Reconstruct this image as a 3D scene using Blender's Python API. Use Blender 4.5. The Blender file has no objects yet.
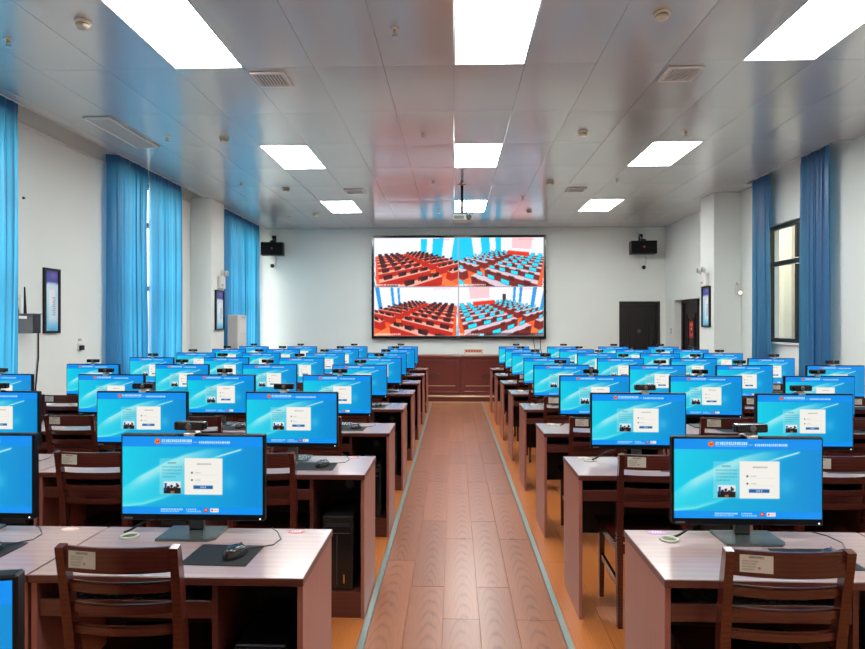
import bpy, bmesh, math, random
import numpy as np
from mathutils import Vector, Matrix

random.seed(7)
S = bpy.context.scene
C = S.collection
F, CX, CY = 627.0, 432.5, 324.5            # focal length and centre of the 865x649 frame, in pixels
YAW, EYE = math.radians(1.96), 1.53
# ------------------------------------------------------------------ camera
cam = bpy.data.cameras.new('camera'); cam_ob = bpy.data.objects.new('camera', cam); C.objects.link(cam_ob)
cam.sensor_width = 36; cam.lens = F / 865 * 36; cam.clip_start = .05
cam_ob.location = (0, 0, EYE); cam_ob.rotation_euler = (math.pi / 2, 0, YAW)
S.camera = cam_ob
# ------------------------------------------------------------------ world and exposure
LIGHT = 25.0          # ceiling light panels
SCREEN = .95          # monitors
W = bpy.data.worlds.new('sky'); S.world = W; W.use_nodes = True
wn = W.node_tree.nodes; wl = W.node_tree.links
sky = wn.new('ShaderNodeTexSky'); sky.sky_type = 'NISHITA'; sky.sun_disc = False
sky.sun_elevation = math.radians(48); sky.sun_rotation = math.radians(250); sky.air_density = 1.2; sky.dust_density = 3
wn['Background'].inputs['Strength'].default_value = 1.15
wl.new(sky.outputs['Color'], wn['Background'].inputs['Color'])
S.view_settings.view_transform = 'Standard'; S.view_settings.look = 'None'
S.view_settings.exposure = 0.10; S.view_settings.gamma = 1.0; S.view_settings.use_curve_mapping = False

# ------------------------------------------------------------------ measuring helper: pixel -> point on a plane
def ray(u, v):
    a, b = (u - CX) / F, -(v - CY) / F
    c, s = math.cos(YAW), math.sin(YAW)
    return Vector((a * c - s, a * s + c, b))
def on_z(u, v, z):
    d = ray(u, v); t = (z - EYE) / d.z
    return Vector((0, 0, EYE)) + d * t
def on_x(u, v, x):
    d = ray(u, v); return Vector((0, 0, EYE)) + d * (x / d.x)
def on_y(u, v, y):
    d = ray(u, v); return Vector((0, 0, EYE)) + d * (y / d.y)

# ------------------------------------------------------------------ materials
def lin(c):
    return tuple(((x / 255) / 12.92 if x / 255 <= .04045 else ((x / 255 + .055) / 1.055) ** 2.4) for x in c)
MATS = {}
def mat(name, rgb, rough=.5, metal=0, coat=0, noise=0, nscale=8, bump=0, bscale=60, spec=.5, coords='Object', emit=None, estr=0):
    m = bpy.data.materials.new(name); m.use_nodes = True
    nt = m.node_tree; b = nt.nodes['Principled BSDF']
    b.inputs['Base Color'].default_value = (*rgb, 1); b.inputs['Roughness'].default_value = rough
    b.inputs['Metallic'].default_value = metal; b.inputs['Coat Weight'].default_value = coat
    b.inputs['Coat Roughness'].default_value = .12; b.inputs['Specular IOR Level'].default_value = spec
    tc = nt.nodes.new('ShaderNodeTexCoord')
    if noise:
        n = nt.nodes.new('ShaderNodeTexNoise'); n.inputs['Scale'].default_value = nscale; n.inputs['Detail'].default_value = 4
        nt.links.new(tc.outputs[coords], n.inputs['Vector'])
        r = nt.nodes.new('ShaderNodeMix'); r.data_type = 'RGBA'
        r.inputs[6].default_value = (*[x * (1 - noise) for x in rgb], 1); r.inputs[7].default_value = (*[min(1, x * (1 + noise)) for x in rgb], 1)
        nt.links.new(n.outputs['Fac'], r.inputs[0]); nt.links.new(r.outputs[2], b.inputs['Base Color'])
    if bump:
        n = nt.nodes.new('ShaderNodeTexNoise'); n.inputs['Scale'].default_value = bscale; n.inputs['Detail'].default_value = 3
        nt.links.new(tc.outputs[coords], n.inputs['Vector'])
        bp = nt.nodes.new('ShaderNodeBump'); bp.inputs['Strength'].default_value = bump; bp.inputs['Distance'].default_value = .01
        nt.links.new(n.outputs['Fac'], bp.inputs['Height']); nt.links.new(bp.outputs['Normal'], b.inputs['Normal'])
    if emit:
        b.inputs['Emission Color'].default_value = (*emit, 1); b.inputs['Emission Strength'].default_value = estr
    MATS[name] = m
    return m
def wood(name, dark, light, axis='x', scale=1.0, rough=.35, coat=.3, rings=6.0, vary=.15, spec=.5, distort=6):
    m = bpy.data.materials.new(name); m.use_nodes = True
    nt = m.node_tree; b = nt.nodes['Principled BSDF']; N = nt.nodes.new; L = nt.links.new
    tc = N('ShaderNodeTexCoord'); oi = N('ShaderNodeObjectInfo')
    mp = N('ShaderNodeMapping'); s = {'x': (.35, 4, 4), 'y': (4, .35, 4), 'z': (4, 4, .35)}[axis]
    mp.inputs['Scale'].default_value = [q * scale for q in s]
    ad = N('ShaderNodeVectorMath'); ad.operation = 'ADD'
    rs = N('ShaderNodeVectorMath'); rs.operation = 'SCALE'; rs.inputs[3].default_value = 17.3
    cmb = N('ShaderNodeCombineXYZ')
    for i in range(3): L(oi.outputs['Random'], cmb.inputs[i])
    L(cmb.outputs[0], rs.inputs[0]); L(tc.outputs['Object'], mp.inputs['Vector']); L(mp.outputs[0], ad.inputs[0]); L(rs.outputs[0], ad.inputs[1])
    wv = N('ShaderNodeTexWave'); wv.wave_type = 'RINGS'; wv.rings_direction = {'x': 'X', 'y': 'Y', 'z': 'Z'}[axis]
    wv.inputs['Scale'].default_value = rings; wv.inputs['Distortion'].default_value = distort; wv.inputs['Detail'].default_value = 3; wv.inputs['Detail Scale'].default_value = 1.2
    L(ad.outputs[0], wv.inputs['Vector'])
    no = N('ShaderNodeTexNoise'); no.inputs['Scale'].default_value = 12; no.inputs['Detail'].default_value = 3; L(ad.outputs[0], no.inputs['Vector'])
    mx = N('ShaderNodeMath'); mx.operation = 'MULTIPLY_ADD'; mx.inputs[1].default_value = .5; L(wv.outputs['Fac'], mx.inputs[0])
    m2 = N('ShaderNodeMath'); m2.operation = 'MULTIPLY'; m2.inputs[1].default_value = .5; L(no.outputs['Fac'], m2.inputs[0]); L(m2.outputs[0], mx.inputs[2])
    mc = N('ShaderNodeMix'); mc.data_type = 'RGBA'; mc.inputs[6].default_value = (*dark, 1); mc.inputs[7].default_value = (*light, 1); L(mx.outputs[0], mc.inputs[0])
    hv = N('ShaderNodeHueSaturation'); mr = N('ShaderNodeMapRange'); mr.inputs[3].default_value = 1 - vary; mr.inputs[4].default_value = 1 + vary
    L(oi.outputs['Random'], mr.inputs[0]); L(mr.outputs[0], hv.inputs['Value']); L(mc.outputs[2], hv.inputs['Color']); L(hv.outputs[0], b.inputs['Base Color'])
    b.inputs['Roughness'].default_value = rough; b.inputs['Coat Weight'].default_value = coat; b.inputs['Coat Roughness'].default_value = .15; b.inputs['Specular IOR Level'].default_value = spec
    bp = N('ShaderNodeBump'); bp.inputs['Strength'].default_value = .015; bp.inputs['Distance'].default_value = .002
    if name != 'desk_top': L(no.outputs['Fac'], bp.inputs['Height']); L(bp.outputs[0], b.inputs['Normal'])
    MATS[name] = m
    return m
def printed(name, emission=0.0, rough=.4):
    """colour comes from the painted colour attribute of the mesh (a flat print or a lit display)"""
    m = bpy.data.materials.new(name); m.use_nodes = True
    nt = m.node_tree; b = nt.nodes['Principled BSDF']
    at = nt.nodes.new('ShaderNodeVertexColor'); at.layer_name = 'print'
    b.inputs['Roughness'].default_value = rough
    if emission:
        b.inputs['Base Color'].default_value = (.01, .01, .012, 1)
        nt.links.new(at.outputs['Color'], b.inputs['Emission Color']); b.inputs['Emission Strength'].default_value = emission
        b.inputs['Specular IOR Level'].default_value = .25; m.cycles.emission_sampling = 'NONE'
    else:
        nt.links.new(at.outputs['Color'], b.inputs['Base Color'])
    MATS[name] = m
    return m
mat('wall_paint', (.80, .84, .805), .75, noise=.03, nscale=1.5, bump=.04, bscale=120)
mat('slab', (.25, .25, .25), .8)
mat('panel_metal', (.68, .71, .70), .20, metal=.0, coat=.0, noise=.03, nscale=.7, bump=.10, bscale=1.6, spec=1.0, coords='Generated')
MATS['panel_metal'].node_tree.nodes['Principled BSDF'].inputs['Metallic'].default_value = .35
mat('white_metal', (.78, .78, .76), .35)
mat('cream_plastic', (.70, .64, .50), .4)
mat('grey_metal', (.45, .45, .44), .35, metal=.8)
mat('aluminium', (.34, .42, .40), .38, metal=.75, bump=.05, bscale=200)
mat('brass', (.75, .50, .18), .3, metal=.9)
mat('lamp', (.9, .9, .9), .5, emit=(.97, 1, .98), estr=LIGHT)
mat('black_plastic', (.007, .007, .009), .4, spec=.35)
mat('black_gloss', (.010, .009, .010), .15)
mat('bezel', (.004, .004, .006), .4, spec=.2)
mat('base_metal', (.13, .155, .155), .25, metal=.6)
mat('rubber', (.008, .011, .012), .7, bump=.1, bscale=400)
mat('mouse', (.012, .012, .014), .22, coat=.5)
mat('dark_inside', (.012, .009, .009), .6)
mat('clip_silver', (.62, .60, .56), .3, metal=.5)
mat('led_white', (.8, .8, .8), .4, emit=(.8, .9, 1), estr=2)
mat('logo_grey', (.10, .10, .11), .4)
mat('grommet_white', (.50, .52, .44), .5)
mat('grommet_hole', (.10, .11, .055), .6)
mat('red_plastic', (.45, .03, .03), .4)
mat('window_frame', (.018, .018, .022), .35)
mat('white_trim', (.78, .78, .76), .45)
mat('ac_white', (.66, .67, .66), .4)
mat('ac_grey', (.40, .42, .42), .5)
mat('door_wood', (.011, .007, .008), .4, coat=.0, noise=.25, nscale=6)
mat('exterior_plaster', (.36, .34, .25), .85, noise=.12, nscale=2.5)
mat('ground', (.25, .26, .22), .9, noise=.2, nscale=3)
mat('gold_trim', (.60, .48, .30), .35, metal=.4)
mat('shelf_grey', (.017, .019, .030), .5)
mat('white_plastic', (.75, .75, .74), .4)
mat('red_logo', (.55, .05, .04), .4)
mat('projector_body', (.42, .43, .36), .4)
wood('desk_top', (.37, .245, .225), (.42, .295, .275), 'x', 1.0, .26, .45, 3, .04)
wood('desk_side', (.31, .105, .080), (.37, .135, .105), 'z', 1.0, .38, .25, 4, .06)
wood('desk_edge', (.085, .020, .014), (.12, .032, .022), 'x', 1.0, .35, .3, 4, .06)
wood('chair_wood', (.060, .011, .008), (.098, .021, .014), 'x', 1.2, .20, .45, 5, .12)
def plank(name, dark, light, rough=.33):
    m = bpy.data.materials.new(name); m.use_nodes = True; nt = m.node_tree; b = nt.nodes['Principled BSDF']; N = nt.nodes.new; L = nt.links.new
    tc = N('ShaderNodeTexCoord'); oi = N('ShaderNodeObjectInfo'); sp = N('ShaderNodeSeparateXYZ'); L(tc.outputs['Object'], sp.inputs[0])
    def math_(op, a, c, d=None):
        n = N('ShaderNodeMath'); n.operation = op
        for i, q in enumerate((a, c, d)):
            if q is None: continue
            if isinstance(q, (int, float)): n.inputs[i].default_value = q
            else: L(q, n.inputs[i])
        return n.outputs[0]
    wn_ = N('ShaderNodeTexWhiteNoise'); wn_.noise_dimensions = '1D'; L(oi.outputs['Random'], wn_.inputs['W'])
    x = math_('ADD', math_('MULTIPLY', sp.outputs['X'], 12.0), math_('MULTIPLY_ADD', oi.outputs['Random'], .7, -.35))
    y = math_('ADD', sp.outputs['Y'], math_('MULTIPLY_ADD', wn_.outputs['Value'], .8, 1.0))
    z = math_('MULTIPLY', oi.outputs['Random'], 0.0)
    cb = N('ShaderNodeCombineXYZ'); L(x, cb.inputs[0]); L(y, cb.inputs[1])
    wv = N('ShaderNodeTexWave'); wv.wave_type = 'RINGS'; wv.rings_direction = 'Z'; wv.inputs['Scale'].default_value = 2.4; wv.inputs['Distortion'].default_value = 2.6; wv.inputs['Detail'].default_value = 2; wv.inputs['Detail Scale'].default_value = .7
    L(cb.outputs[0], wv.inputs['Vector'])
    no = N('ShaderNodeTexNoise'); no.inputs['Scale'].default_value = 9; no.inputs['Detail'].default_value = 6
    mp = N('ShaderNodeMapping'); mp.inputs['Scale'].default_value = (9, .8, 1); L(tc.outputs['Object'], mp.inputs['Vector']); L(mp.outputs[0], no.inputs['Vector'])
    pt = N('ShaderNodeTexNoise'); pt.inputs['Scale'].default_value = 1.6; L(cb.outputs[0], pt.inputs['Vector'])
    pw = math_('MULTIPLY', math_('POWER', wv.outputs['Fac'], 3.0), math_('MULTIPLY', math_('MAXIMUM', math_('MULTIPLY_ADD', math_('MULTIPLY', x, x), -1.6, 1.0), .06), math_('MULTIPLY_ADD', pt.outputs['Fac'], 2.2, -.3)))
    f = math_('MULTIPLY_ADD', pw, .60, math_('MULTIPLY', no.outputs['Fac'], .55))
    mc = N('ShaderNodeMix'); mc.data_type = 'RGBA'; mc.inputs[6].default_value = (*light, 1); mc.inputs[7].default_value = (*dark, 1); L(f, mc.inputs[0])
    hv = N('ShaderNodeHueSaturation'); L(math_('MULTIPLY_ADD', wn_.outputs['Value'], .24, .88), hv.inputs['Value']); L(mc.outputs[2], hv.inputs['Color']); L(hv.outputs[0], b.inputs['Base Color'])
    b.inputs['Roughness'].default_value = rough; b.inputs['Coat Weight'].default_value = .35; b.inputs['Coat Roughness'].default_value = .24
    bp = N('ShaderNodeBump'); bp.inputs['Strength'].default_value = .03; bp.inputs['Distance'].default_value = .002; L(f, bp.inputs['Height']); L(bp.outputs[0], b.inputs['Normal'])
    MATS[name] = m
plank('plank_wood', (.15, .044, .018), (.35, .128, .056))
wood('plank_side', (.42, .125, .028), (.52, .170, .045), 'y', 1.2, .30, .25, 6, .08)
wood('stage_wood', (.13, .018, .012), (.19, .032, .020), 'x', .8, .38, .2, 4, .06)
printed('screen_display', SCREEN, .25)
printed('led_display', 1.2, .5)
printed('paper', 0, .45)
# curtain cloth: half reflecting, half letting daylight through
def cloth(name, rgb, trans, mix):
    m = bpy.data.materials.new(name); m.use_nodes = True; nt = m.node_tree; N = nt.nodes.new; L = nt.links.new
    out = nt.nodes['Material Output']; b = nt.nodes['Principled BSDF']
    b.inputs['Base Color'].default_value = (*rgb, 1); b.inputs['Roughness'].default_value = .36; b.inputs['Specular IOR Level'].default_value = .8; b.inputs['Sheen Weight'].default_value = .2
    t = N('ShaderNodeBsdfTranslucent'); t.inputs['Color'].default_value = (*trans, 1)
    mx = N('ShaderNodeMixShader'); mx.inputs[0].default_value = mix
    L(b.outputs[0], mx.inputs[1]); L(t.outputs[0], mx.inputs[2]); L(mx.outputs[0], out.inputs['Surface'])
    MATS[name] = m
cloth('curtain_cloth', (.034, .155, .37), (.045, .40, .64), .36)
def glass(name):
    m = bpy.data.materials.new(name); m.use_nodes = True; nt = m.node_tree; N = nt.nodes.new; L = nt.links.new
    nt.nodes.remove(nt.nodes['Principled BSDF']); out = nt.nodes['Material Output']
    t = N('ShaderNodeBsdfTransparent'); t.inputs['Color'].default_value = (.93, .95, .93, 1)
    g = N('ShaderNodeBsdfGlossy'); g.inputs['Roughness'].default_value = .05
    fr = N('ShaderNodeLayerWeight'); fr.inputs['Blend'].default_value = .5; pw = N('ShaderNodeMath'); pw.operation = 'POWER'; pw.inputs[1].default_value = 5; L(fr.outputs['Facing'], pw.inputs[0]); ml = N('ShaderNodeMath'); ml.operation = 'MULTIPLY_ADD'; ml.inputs[1].default_value = .5; ml.inputs[2].default_value = .03; L(pw.outputs[0], ml.inputs[0])
    mx = N('ShaderNodeMixShader'); L(ml.outputs[0], mx.inputs[0]); L(t.outputs[0], mx.inputs[1]); L(g.outputs[0], mx.inputs[2]); L(mx.outputs[0], out.inputs['Surface'])
    MATS[name] = m
glass('glass')

# ------------------------------------------------------------------ object helpers
class MB:
    def __init__(s): s.bm = bmesh.new()
    def box(s, x0, y0, z0, x1, y1, z1, bevel=0, seg=1):
        r = bmesh.ops.create_cube(s.bm, size=1); v = r['verts']
        bmesh.ops.scale(s.bm, vec=(x1 - x0, y1 - y0, z1 - z0), verts=v)
        bmesh.ops.translate(s.bm, vec=((x0 + x1) / 2, (y0 + y1) / 2, (z0 + z1) / 2), verts=v)
        if bevel:
            e = list({e for q in v for e in q.link_edges})
            bmesh.ops.bevel(s.bm, geom=e, offset=bevel, segments=seg, affect='EDGES', profile=.6)
        return s
    def cyl(s, p0, p1, r0, r1=None, n=12):
        r1 = r0 if r1 is None else r1; p0 = Vector(p0); p1 = Vector(p1); d = p1 - p0
        r = bmesh.ops.create_cone(s.bm, cap_ends=True, segments=n, radius1=r0, radius2=max(r1, 1e-5), depth=d.length)
        M = Matrix.Translation((p0 + p1) / 2) @ d.to_track_quat('Z', 'Y').to_matrix().to_4x4()
        bmesh.ops.transform(s.bm, matrix=M, verts=r['verts']); return s
    def lathe(s, prof, c=(0, 0, 0), n=20, axis='z'):
        rings = []
        for r, h in prof:
            ring = []
            for k in range(n):
                a = 2 * math.pi * k / n; p = (r * math.cos(a), r * math.sin(a), h)
                if axis == 'y': p = (p[0], p[2], p[1])
                ring.append(s.bm.verts.new(Vector(p) + Vector(c)))
            rings.append(ring)
        for a, b in zip(rings, rings[1:]):
            for k in range(n): s.bm.faces.new((a[k], a[(k + 1) % n], b[(k + 1) % n], b[k]))
        s.bm.faces.new(rings[0][::-1]); s.bm.faces.new(rings[-1]); return s
    def prism(s, pts, z0, z1):
        a = [s.bm.verts.new((x, y, z0)) for x, y in pts]; b = [s.bm.verts.new((x, y, z1)) for x, y in pts]; n = len(pts)
        s.bm.faces.new(a[::-1]); s.bm.faces.new(b)
        for k in range(n): s.bm.faces.new((a[k], a[(k + 1) % n], b[(k + 1) % n], b[k]))
        return s
    def sweep(s, pts, w, h=None, up=(0, 0, 1)):
        """rectangular section w (sideways) x h (along up) along points; w/h may be lists"""
        P = [Vector(p) for p in pts]; n = len(P); up = Vector(up); rings = []
        for i, p in enumerate(P):
            t = (P[min(i + 1, n - 1)] - P[max(i - 1, 0)]).normalized(); sd = t.cross(up).normalized(); u2 = sd.cross(t).normalized()
            ww = (w[i] if isinstance(w, (list, tuple)) else w) / 2; hh = (h[i] if isinstance(h, (list, tuple)) else h) / 2
            rings.append([s.bm.verts.new(p + sd * a * ww + u2 * b * hh) for a, b in ((-1, -1), (1, -1), (1, 1), (-1, 1))])
        for a, b in zip(rings, rings[1:]):
            for k in range(4): s.bm.faces.new((a[k], a[(k + 1) % 4], b[(k + 1) % 4], b[k]))
        s.bm.faces.new(rings[0][::-1]); s.bm.faces.new(rings[-1]); return s
    def tube(s, pts, r, n=6):
        P = [Vector(p) for p in pts]; rings = []; m = len(P); ref = Vector((.31, .52, .79))
        for i, p in enumerate(P):
            t = (P[min(i + 1, m - 1)] - P[max(i - 1, 0)]).normalized(); a = t.cross(ref).normalized(); b = t.cross(a)
            rings.append([s.bm.verts.new(p + (a * math.cos(2 * math.pi * k / n) + b * math.sin(2 * math.pi * k / n)) * r) for k in range(n)])
        for a, b in zip(rings, rings[1:]):
            for k in range(n): s.bm.faces.new((a[k], a[(k + 1) % n], b[(k + 1) % n], b[k]))
        s.bm.faces.new(rings[0][::-1]); s.bm.faces.new(rings[-1]); return s
    def grid(s, f, nu, nv):
        V = [[s.bm.verts.new(f(i / nu, j / nv)) for i in range(nu + 1)] for j in range(nv + 1)]
        for j in range(nv):
            for i in range(nu): s.bm.faces.new((V[j][i], V[j][i + 1], V[j + 1][i + 1], V[j + 1][i]))
        return s
    def ball(s, c, r, sc=(1, 1, 1), n=12):
        q = bmesh.ops.create_uvsphere(s.bm, u_segments=n, v_segments=max(6, n // 2), radius=r)['verts']
        bmesh.ops.scale(s.bm, vec=sc, verts=q); bmesh.ops.translate(s.bm, vec=c, verts=q); return s
    def build(s, name, m, parent=None, smooth=False, loc=None, top=None):
        bmesh.ops.recalc_face_normals(s.bm, faces=s.bm.faces)
        me = bpy.data.meshes.new(name); s.bm.to_mesh(me); s.bm.free()
        me.materials.append(MATS[m])
        if top:                                   # second material on faces looking up
            me.materials.append(MATS[top])
            for p in me.polygons:
                if p.normal.z > .9: p.material_index = 1
        if smooth: me.polygons.foreach_set('use_smooth', [True] * len(me.polygons))
        o = bpy.data.objects.new(name, me); C.objects.link(o)
        if parent is not None: o.parent = parent
        if loc: o.location = loc
        return o
def sharp_smooth(o, ang=35):
    me = o.data; me.polygons.foreach_set('use_smooth', [True] * len(me.polygons)); me.set_sharp_from_angle(angle=math.radians(ang)); return o
def tag(o, label=None, cat=None, group=None, kind=None):
    for k, v in (('label', label), ('category', cat), ('group', group), ('kind', kind)):
        if v: o[k] = v
    return o
def thing(name, loc=(0, 0, 0), rz=0, **k):
    o = bpy.data.objects.new(name, None); C.objects.link(o); o.location = loc; o.rotation_euler = (0, 0, rz); o.empty_display_size = .1
    return tag(o, **k)
CH = {}
def kids(o):
    if o.name not in CH: CH[o.name] = list(o.children)
    return CH[o.name]
def dup(o, parent=None):
    c = o.copy(); C.objects.link(c); c.parent = parent
    for ch in kids(o): dup(ch, c)
    return c

# ------------------------------------------------------------------ painted prints and displays
class Canvas:
    def __init__(s, w, h, col=(255, 255, 255)):
        s.w, s.h = w, h; s.a = np.ones((h, w, 3)) * np.array(col, float)
        s.U, s.V = np.meshgrid((np.arange(w) + .5) / w, (np.arange(h) + .5) / h)
    def blend(s, m, col):
        m = np.clip(m, 0, 1)[..., None]; s.a = s.a * (1 - m) + np.array(col, float) * m
    def rect(s, u0, v0, u1, v1, col, al=1.0):
        q = np.clip((s.U - u0) * s.w + .5, 0, 1) * np.clip((u1 - s.U) * s.w + .5, 0, 1) * np.clip((s.V - v0) * s.h + .5, 0, 1) * np.clip((v1 - s.V) * s.h + .5, 0, 1)
        s.blend(q * al, col)
    def disc(s, u, v, r, col, al=1.0):
        d = np.hypot((s.U - u) * s.w, (s.V - v) * s.h); s.blend(np.clip(r * s.w - d + .5, 0, 1) * al, col)
    def poly(s, pts, col, al=1.0):
        P = [(x * s.w, y * s.h) for x, y in pts]; xs = [p[0] for p in P]; ys = [p[1] for p in P]
        x0, x1 = max(0, int(min(xs)) - 1), min(s.w, int(max(xs)) + 2); y0, y1 = max(0, int(min(ys)) - 1), min(s.h, int(max(ys)) + 2)
        if x0 >= x1 or y0 >= y1: return
        X, Y = np.meshgrid(np.arange(x0, x1) + .5, np.arange(y0, y1) + .5); m = np.ones_like(X)
        ar = sum(P[i][0] * P[(i + 1) % len(P)][1] - P[(i + 1) % len(P)][0] * P[i][1] for i in range(len(P))); sg = 1 if ar > 0 else -1
        for i in range(len(P)):
            (ax, ay), (bx, by) = P[i], P[(i + 1) % len(P)]; ln = math.hypot(bx - ax, by - ay)
            if ln < 1e-6: continue
            m *= np.clip(sg * ((bx - ax) * (Y - ay) - (by - ay) * (X - ax)) / ln + .5, 0, 1)
        m = (m * al)[..., None]; s.a[y0:y1, x0:x1] = s.a[y0:y1, x0:x1] * (1 - m) + np.array(col, float) * m
    def glyphs(s, u0, v0, u1, v1, col, n, rnd, al=1.0):
        """a row of n small dense characters, as illegible as in the photograph"""
        cw = (u1 - u0) / n; hh = v1 - v0
        for k in range(n):
            x = u0 + cw * k
            s.rect(x + cw * .1, v0 + hh * .1, x + cw * .9, v0 + hh * .3, col, al * rnd.uniform(.7, 1))
            s.rect(x + cw * .1, v0 + hh * .72, x + cw * .9, v0 + hh * .92, col, al * rnd.uniform(.6, 1))
            a = rnd.uniform(.2, .6); s.rect(x + cw * a, v0, x + cw * (a + .28), v1, col, al)
            if rnd.random() < .6: s.rect(x + cw * .05, v0 + hh * .42, x + cw * .95, v0 + hh * .58, col, al * .9)
    def mesh(s, name, m, width, height, parent=None, matrix=None, loc=None):
        """stand the picture up in the local XZ plane facing -Y, centred on the origin"""
        a = np.clip(s.a / 255, 0, 1); a = np.where(a <= .04045, a / 12.92, ((a + .055) / 1.055) ** 2.4)
        w, h = s.w, s.h
        X, Z = np.meshgrid((np.arange(w) / (w - 1) - .5) * width, (.5 - np.arange(h) / (h - 1)) * height)
        co = np.stack([X, np.zeros_like(X), Z], -1).reshape(-1, 3)
        i = np.arange(w * h).reshape(h, w)
        fa = np.stack([i[1:, :-1], i[1:, 1:], i[:-1, 1:], i[:-1, :-1]], -1).reshape(-1, 4)
        me = bpy.data.meshes.new(name); me.vertices.add(w * h); me.vertices.foreach_set('co', co.ravel())
        nf = len(fa); me.loops.add(nf * 4); me.loops.foreach_set('vertex_index', fa.ravel().astype(np.int32))
        me.polygons.add(nf); me.polygons.foreach_set('loop_start', np.arange(0, nf * 4, 4, dtype=np.int32)); me.polygons.foreach_set('loop_total', np.full(nf, 4, np.int32))
        me.update(); at = me.color_attributes.new('print', 'FLOAT_COLOR', 'POINT')
        at.data.foreach_set('color', np.concatenate([a.reshape(-1, 3), np.ones((w * h, 1))], 1).astype(np.float32).ravel())
        me.materials.append(MATS[m]); o = bpy.data.objects.new(name, me); C.objects.link(o)
        if parent is not None: o.parent = parent
        if loc: o.location = loc
        return o

def paint_login():
    R = random.Random(3); c = Canvas(240, 135); U, V = c.U, c.V
    t = np.clip(U * 1.05, 0, 1)[..., None]
    c.a = np.array((10, 205, 232.)) * (1 - t) + np.array((0, 140, 212.)) * t
    up = np.interp(U, [0, .12, .3, .45, .6, .75, 1], [.66, .50, .325, .215, .15, .13, .10])
    low = np.interp(U, [0, .15, .3, .42, .55, .75, 1], [.915, .885, .80, .70, .55, .30, .12])
    c.blend(np.clip((V - low) / .03, 0, 1) * np.clip(1 - U / .8, 0, 1) * .6, (4, 150, 208))
    band = np.clip((V - up) / .03, 0, 1) * np.clip((low - V) / .10, 0, 1)
    c.blend(band * .28 * np.clip((.85 - U) / .25, 0, 1), (120, 230, 236))
    c.blend(band * np.exp(-((V - up - .05) / .10) ** 2) * .62 * np.clip((.72 - U) / .3, 0, 1) * np.clip(U / .15, .2, 1), (215, 246, 240))
    c.blend(np.clip((low - V) / .012, 0, 1) * np.exp(-((low - V) / .045) ** 2) * np.clip((.5 - U) / .3, 0, 1) * .7, (170, 240, 228))
    c.blend(np.exp(-((V - (.27 - (U - .66) * .55)) / .012) ** 2) * np.clip((U - .60) / .1, 0, 1) * np.clip((.86 - U) / .02, 0, 1) * .9, (200, 242, 245))
    c.blend(np.exp(-((U - .76) / .05) ** 2 - ((V - .58) / .10) ** 2) * .35, (130, 210, 240))
    c.rect(0, 0, 1, .135, (0, 142, 238)); c.rect(0, .905, 1, 1, (0, 146, 240))
    c.disc(.253, .066, .020, (240, 120, 40)); c.disc(.253, .062, .011, (215, 30, 25)); c.disc(.253, .052, .004, (255, 220, 90))
    c.glyphs(.28, .040, .498, .078, (255, 255, 255), 15, R); c.rect(.28, .086, .498, .098, (190, 222, 250), .6)
    c.rect(.508, .070, .535, .082, (160, 205, 250), .8); c.glyphs(.546, .062, .77, .094, (250, 252, 255), 17, R)
    c.rect(.267, .284, .443, .746, (170, 228, 230), .45)
    c.rect(.325, .335, .385, .352, (40, 110, 130), .5)
    for k in range(4): c.glyphs(.285, .385 + .042 * k, .43 - (.05 if k == 3 else 0), .402 + .042 * k, (30, 105, 130), 12, R, .45)
    c.rect(.297, .58, .418, .735, (225, 230, 235)); c.rect(.297, .66, .418, .735, (25, 22, 26)); c.rect(.303, .60, .318, .70, (30, 60, 110))
    for x, y in ((.33, .655), (.352, .64), (.375, .66), (.398, .635)): c.disc(x, y, .010, (28, 24, 28))
    c.rect(.385, .60, .396, .66, (60, 40, 35)); c.rect(.345, .70, .372, .735, (150, 95, 60))
    c.rect(.445, .28, .715, .746, (240, 238, 230))
    c.glyphs(.533, .345, .636, .365, (110, 112, 118), 9, R, .7)
    for v in (.467, .56): c.disc(.498, v, .007, (70, 75, 85)); c.rect(.52, v - .006, .56, v + .006, (200, 200, 200)); c.rect(.515, v + .022, .68, v + .028, (222, 222, 218))
    c.rect(.508, .628, .647, .673, (28, 98, 168)); c.glyphs(.555, .64, .60, .662, (225, 235, 245), 3, R)
    c.glyphs(.275, .925, .435, .945, (255, 255, 255), 14, R); c.glyphs(.275, .952, .405, .970, (220, 236, 255), 12, R)
    c.glyphs(.455, .925, .53, .943, (240, 246, 255), 6, R); c.glyphs(.455, .952, .565, .970, (220, 236, 255), 9, R)
    c.disc(.597, .945, .014, (215, 40, 35)); c.disc(.597, .94, .006, (255, 190, 90))
    c.rect(.628, .920, .688, .968, (248, 248, 246)); c.disc(.642, .944, .008, (225, 60, 45)); c.glyphs(.654, .932, .684, .956, (225, 120, 90), 3, R, .7)
    return c

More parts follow.
